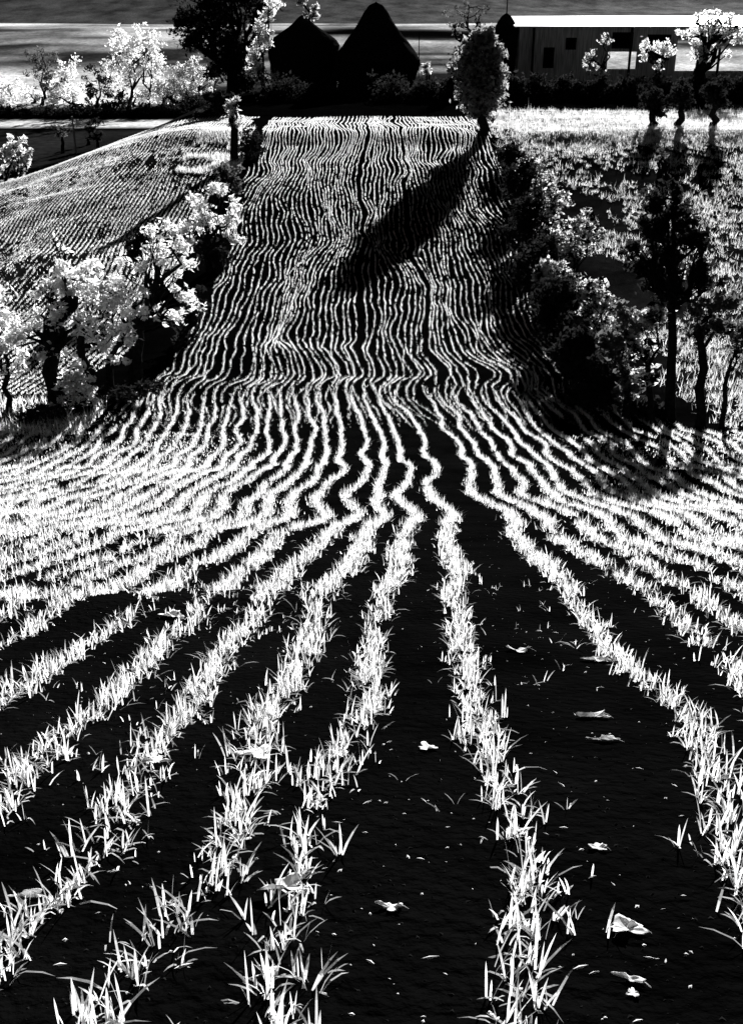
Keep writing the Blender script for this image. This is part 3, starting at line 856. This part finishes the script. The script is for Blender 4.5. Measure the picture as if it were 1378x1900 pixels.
# --- lower ground on the left, beyond the grey field
LB = "pale trees beyond the grey field"
for (bx, by, bl, n_, lf, lab) in (
    (240, 205, [(225, 110, 34, 36), (255, 95, 34, 34), (280, 110, 24, 34), (240, 140, 40, 26)], 1500, "pale_leaf", "large pale tree with a rounded crown in the far row"),
    (275, 195, [(285, 120, 22, 44), (275, 80, 16, 20)], 600, "mid_leaf", "taller thin pale tree touching the large rounded one"),
    (78, 195, [(75, 130, 32, 32), (95, 150, 24, 22)], 700, "dark_leaf", "dark mottled tree standing among white bushes, far left"),
    (128, 190, [(126, 140, 18, 38), (130, 170, 26, 18)], 700, "pale_leaf", "narrow pale flame-shaped tree beside the dark mottled one"),
    (25, 195, [(20, 165, 40, 22), (-10, 170, 30, 18)], 700, "pale_leaf", "white bush at the photo's left edge in the far row"),
    (150, 195, [(140, 178, 22, 16), (100, 185, 26, 12)], 500, "pale_leaf", "low white bush under the flame-shaped tree"),
    (60, 192, [(55, 178, 30, 14), (85, 182, 24, 10)], 500, "pale_leaf", "low white bush under the dark mottled tree, far left"),
    (105, 192, [(108, 168, 22, 20)], 420, "pale_leaf", "small round white bush left of the flame-shaped tree"),
    (5, 203, [(0, 190, 40, 12)], 420, "pale_leaf", "low white bush lying along the photo's left edge in the far row"),
    (252, 198, [(252, 180, 30, 18), (230, 186, 22, 12)], 520, "pale_leaf", "low white bush between the stems of the two large pale trees"),
    (300, 196, [(300, 165, 18, 26), (312, 182, 20, 14)], 520, "pale_leaf", "upright white bush right of the thin pale tree"),
    (340, 196, [(342, 172, 22, 18)], 420, "pale_leaf", "white bush in front of the grey leafy trees, far row"),
    (60, 212, [(40, 205, 60, 8), (100, 206, 50, 8)], 1300, "black_leaf", "long low black hedge under the far-left white bushes"),
    (160, 212, [(150, 205, 40, 9), (190, 206, 40, 9)], 1300, "black_leaf", "long low black hedge under the flame-shaped tree"),
    (290, 210, [(270, 202, 40, 9), (320, 202, 40, 9)], 1300, "black_leaf", "long low black hedge under the large pale trees"),
    (180, 205, [(190, 150, 30, 26), (175, 170, 22, 18)], 1000, "black_leaf", "dark bush between the flame-shaped tree and the large rounded tree"),
    (210, 215, [(215, 185, 30, 20), (200, 200, 20, 14)], 900, "black_leaf", "low black bush at the foot of the large rounded tree"),
    (320, 195, [(325, 150, 26, 26), (310, 170, 20, 18)], 700, "mid_leaf", "grey leafy tree right of the large rounded one"),
    (365, 190, [(365, 150, 30, 26), (350, 135, 20, 18), (390, 160, 16, 16)], 900, "mid_leaf", "grey leafy bush under the huge dark tree's left side"),
    (345, 205, [(345, 190, 40, 14), (390, 190, 34, 16)], 1500, "black_leaf", "low black bush under the grey leafy one"),
    (410, 215, [(410, 195, 30, 24), (390, 215, 30, 14)], 1500, "black_leaf", "black bush at the huge dark tree's foot"),
):
    bl = [(q[0], q[1] - .12 * q[3], q[2] * 1.22, q[3] * 1.18) for q in bl] if lf != "black_leaf" else bl
    tree_at("tree" if "tree" in lab.split(" ")[:4] or "tree" in lab[:26] else "bush", lab, "tree" if "tree" in lab[:26] else "bush", bx, by, bl, int(n_ * (1.4 if lf != "black_leaf" else 1)), .17, lf, rad_px=3.5, group=LB, cut=.42, twigs=5)
for (bx, by, bl, n_, lf, lab) in (
    (118, 285, [(115, 245, 22, 16)], 120, "dark_leaf", "small bare-branched dark tree left of the pale post"),
    (182, 275, [(180, 240, 14, 26)], 300, "black_leaf", "small dark tree right of the pale post"),
    (165, 270, [(165, 240, 10, 22)], 200, "black_leaf", "slim dark tree close behind the pale post"),
):
    tree_at("tree", lab, "tree", bx, by, bl, n_, .15, lf, rad_px=3.5, group="small trees below the grey field", cut=.42, twigs=12)
tree_far("bush", "bright pale bush on the crest of the grey field at the photo's left edge", "bush", 18, 335, 57,
         [(15, 290, 14, 36), (30, 270, 18, 22), (10, 320, 14, 14)], 900, .12, "pale_leaf", rad_px=3, stems=2, group="pale bushes", cut=.42)
tree_far("bush", "mottled bush just right of the bright one on the grey field's crest", "bush", 47, 325, 58,
         [(48, 290, 16, 24), (40, 310, 16, 14)], 500, .12, "mid_leaf", rad_px=3, stems=2, group="pale bushes", cut=.45)
# ivy-wrapped stump-like trunk at the left end of the crest
tree_at("tree", "ivy-clad trunk standing at the head of the left hedge", "tree", 436, 300,
        [(436, 235, 10, 50, 0), (434, 200, 14, 26, 0)], 500, .10, "mid_leaf", rad_px=7, cut=.44, fork=(436, 190), group=FT, twigs=3)


# ------------------------------------------------------------------ haystacks
def haystack(label, base, prof, pole, seed):
    """prof: (height, radius) from the ground up"""
    root = thing("haystack", label, "haystack", base, "haystacks")
    rg = np.random.default_rng(seed)
    k = 56
    hs = np.array([p[0] for p in prof]); rs = np.array([p[1] for p in prof])
    hh = np.linspace(hs[0], hs[-1], 46)
    rr = np.interp(hh, hs, rs)
    an = np.linspace(0, 2 * np.pi, k, endpoint=False)
    A, Hh = np.meshgrid(an, hh)
    R = rr[:, None] * (1 + .09 * (fbm(np.cos(A) * 2 + seed, Hh * 1.1 + np.sin(A) * 2, seed, 3) - .5)) + .06 * (vnoise(A * 9, Hh * 5, seed) - .5) * (rr[:, None] > .2)
    v = np.stack([R * np.cos(A), R * np.sin(A), Hh + 0 * A], -1).reshape(-1, 3)
    idx = np.arange(46 * k).reshape(46, k)
    q = np.stack([idx[:-1], np.roll(idx[:-1], -1, 1), np.roll(idx[1:], -1, 1), idx[1:]], -1).reshape(-1, 4)
    top = np.concatenate([v[-k:], [[0, 0, hh[-1] + .06]]])
    parts = [(v, [q]), (top, [np.array([(j, (j + 1) % k, k) for j in range(k)])])]
    # loose straws sticking out of the sides
    n_ = 2600
    i = rg.integers(0, len(v), n_)
    p_ = v[i]; az = np.arctan2(p_[:, 1], p_[:, 0])
    parts.append(blades(p_ * np.array((.99, .99, 1)), rg.uniform(.1, .28, n_), np.full(n_, .025), az + rg.normal(0, .3, n_), rg.uniform(1.4, 2.3, n_), .3))
    v, f = merge(parts)
    link("straw_body", v, f, "straw", root, smooth=False)
    mb = MB()
    mb.tube([(0, 0, hh[-1] - .4), (.01, 0, hh[-1] + pole * .5), (.02, .01, hh[-1] + pole)], [.05, .045, .035], 8)
    mb.build("pole", "dark_wood", root)


def prof_px(b, pts, px):
    """heights above the base from heights in the photograph, at depth d"""
    out = []
    for y, r in pts:
        w = upright(px, y, b[1])
        out.append((max(w[2] - b[2], 0), r * w[1] / ray(px, y)[1] / F))
    out.sort()
    return [(-.05, out[0][1])] + out


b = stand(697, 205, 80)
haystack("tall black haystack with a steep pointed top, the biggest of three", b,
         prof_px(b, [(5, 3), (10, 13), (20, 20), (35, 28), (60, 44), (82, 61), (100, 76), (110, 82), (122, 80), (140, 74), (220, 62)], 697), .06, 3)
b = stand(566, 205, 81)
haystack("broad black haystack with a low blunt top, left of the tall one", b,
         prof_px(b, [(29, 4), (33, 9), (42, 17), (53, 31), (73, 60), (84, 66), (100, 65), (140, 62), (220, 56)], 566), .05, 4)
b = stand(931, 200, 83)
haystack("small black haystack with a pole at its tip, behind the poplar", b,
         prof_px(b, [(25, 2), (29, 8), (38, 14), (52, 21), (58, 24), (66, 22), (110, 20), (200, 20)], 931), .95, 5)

# ------------------------------------------------------------------ long shed
d0 = 80.0
zb = -5.0
A = ray(952, 60) * d0
x0, yf = A[0] + .35, A[1]
x1 = 40.0
dep = 12.0
ze = upright(985, 50, yf)[2]
zr = upright(965, 33, yf + 6)[2]
shed = thing("long_shed", "long low shed with a bright pitched roof behind the hedge", "shed", (x0, yf, zb))
ox, oy, oz = x0, yf, zb
mb = MB()
L_ = x1 - x0
E, R_ = ze - zb, zr - zb
zt = E - .02
hw = dep / 2
# wall shell with gable ends
BAYS = ((1128, 1182, 96, 130), (1255, 1480, 60, 134))          # open on both sides: ground behind is toned brighter so the bays look lit
def sx(px): return upright(px, 90, yf)[0] - x0
def sz(py): return upright(1100, py, yf)[2] - zb
for y0_, y1_ in ((0, .2), (dep - .2, dep)):
    far_ = y0_ > 0
    xa = .1
    for pa, pb_, ta, tb in BAYS:
        k_ = (yf + dep) / yf if far_ else 1
        b0, b1 = (sx(pa) + x0) * k_ - x0 - .8 * far_, (sx(pb_) + x0) * k_ - x0 + .8 * far_
        mb.box((xa, y0_, -1.0), (b0, y1_, zt))
        mb.box((b0, y0_, -1.0), (b1, y1_, sz(tb) - .4 * far_))
        if sz(ta) < zt - .3 and not far_: mb.box((b0, y0_, sz(ta)), (b1, y1_, zt))
        xa = b1
    if xa < L_ - .2: mb.box((xa, y0_, -1.0), (L_ - .1, y1_, zt))
for xx in (0.1, L_ - .3):
    mb.box((xx, .2, -1.0), (xx + .2, dep - .2, zt - .004))
    mb.add([(xx, .0, zt + .002), (xx, dep, zt + .002), (xx, hw, R_ - .06), (xx + .2, .0, zt + .002), (xx + .2, dep, zt + .002), (xx + .2, hw, R_ - .06)], [(0, 2, 1), (3, 4, 5)])
mb.build("wall", "dark_board", shed)
mb = MB()
for s in (0, 1):
    ya, yb_ = (-.55, hw) if s == 0 else (dep + .55, hw)
    sl = (R_ - E) / hw
    za, zc = E - sl * .55 + .03, R_ + .03
    v = [(-.35, ya, za), (L_, ya, za), (L_, yb_, zc), (-.35, yb_, zc)]
    v += [(a, b_, c + .09) for a, b_, c in v]
    mb.add(v, [(0, 3, 2, 1), (4, 5, 6, 7), (0, 1, 5, 4), (1, 2, 6, 5), (2, 3, 7, 6), (3, 0, 4, 7)])
mb.build("roof", "roof_sheet", shed)


for (pa, pb_, ta, tb) in ((1135, 1170, 62, 88), (1010, 1026, 90, 124), (1200, 1240, 66, 110), (1050, 1066, 72, 90)):
    mb = MB(); mb.box((sx(pa), -.035, sz(tb)), (sx(pb_), -.004, sz(ta))); w_ = mb.build("window", "opening_shade", shed)
    mb = MB()
    X0, X1, Z0, Z1 = sx(pa), sx(pb_), sz(tb), sz(ta)
    ring = []
    for yy in (-.07, -.037):
        for q in (0, .08):
            ring += [(X0 - q, yy, Z0 - q), (X1 + q, yy, Z0 - q), (X1 + q, yy, Z1 + q), (X0 - q, yy, Z1 + q)]
    fq = []
    for j in range(4):
        k = (j + 1) % 4
        fq += [(j, 4 + j, 4 + k, k), (8 + j, 8 + k, 12 + k, 12 + j), (4 + j, 12 + j, 12 + k, 4 + k), (j, k, 8 + k, 8 + j)]
    mb.add(ring, fq)
    mb.build("frame", "dark_wood", w_)
for px in (985, 1165, 1330):
    mb = MB(); mb.box((sx(px), -.45, -1.0), (sx(px) + .16, -.29, E - .05)); mb.build("post", "dark_wood", shed)

# ------------------------------------------------------------------ posts and poles
def post(label, name, base, h, r, mat, cap=True):
    root = thing(name, label, "post" if name != "pole" else "pole", base)
    mb = MB(); mb.tube([(0, 0, -.3), (.01, 0, h * .5), (0, .01, h)], [r, r * .95, r * .85], 8); mb.build("shaft", mat, root)
    mb = MB()
    mb.box((-r * 1.3, -r * 1.3, h * .8), (r * 1.3, r * 1.3, h * .8 + r))
    mb.build("wire_band", mat, root)


b = stand(141, 280, 80)
post("pale upright post in the dark hollow left of the grey field", "fence_post", b, 2.6, .08, "pale_board")
b = stand(776, 150, 88)
post("thin dark pole standing behind the tall haystack", "pole", b, 5.6, .035, "dark_wood")
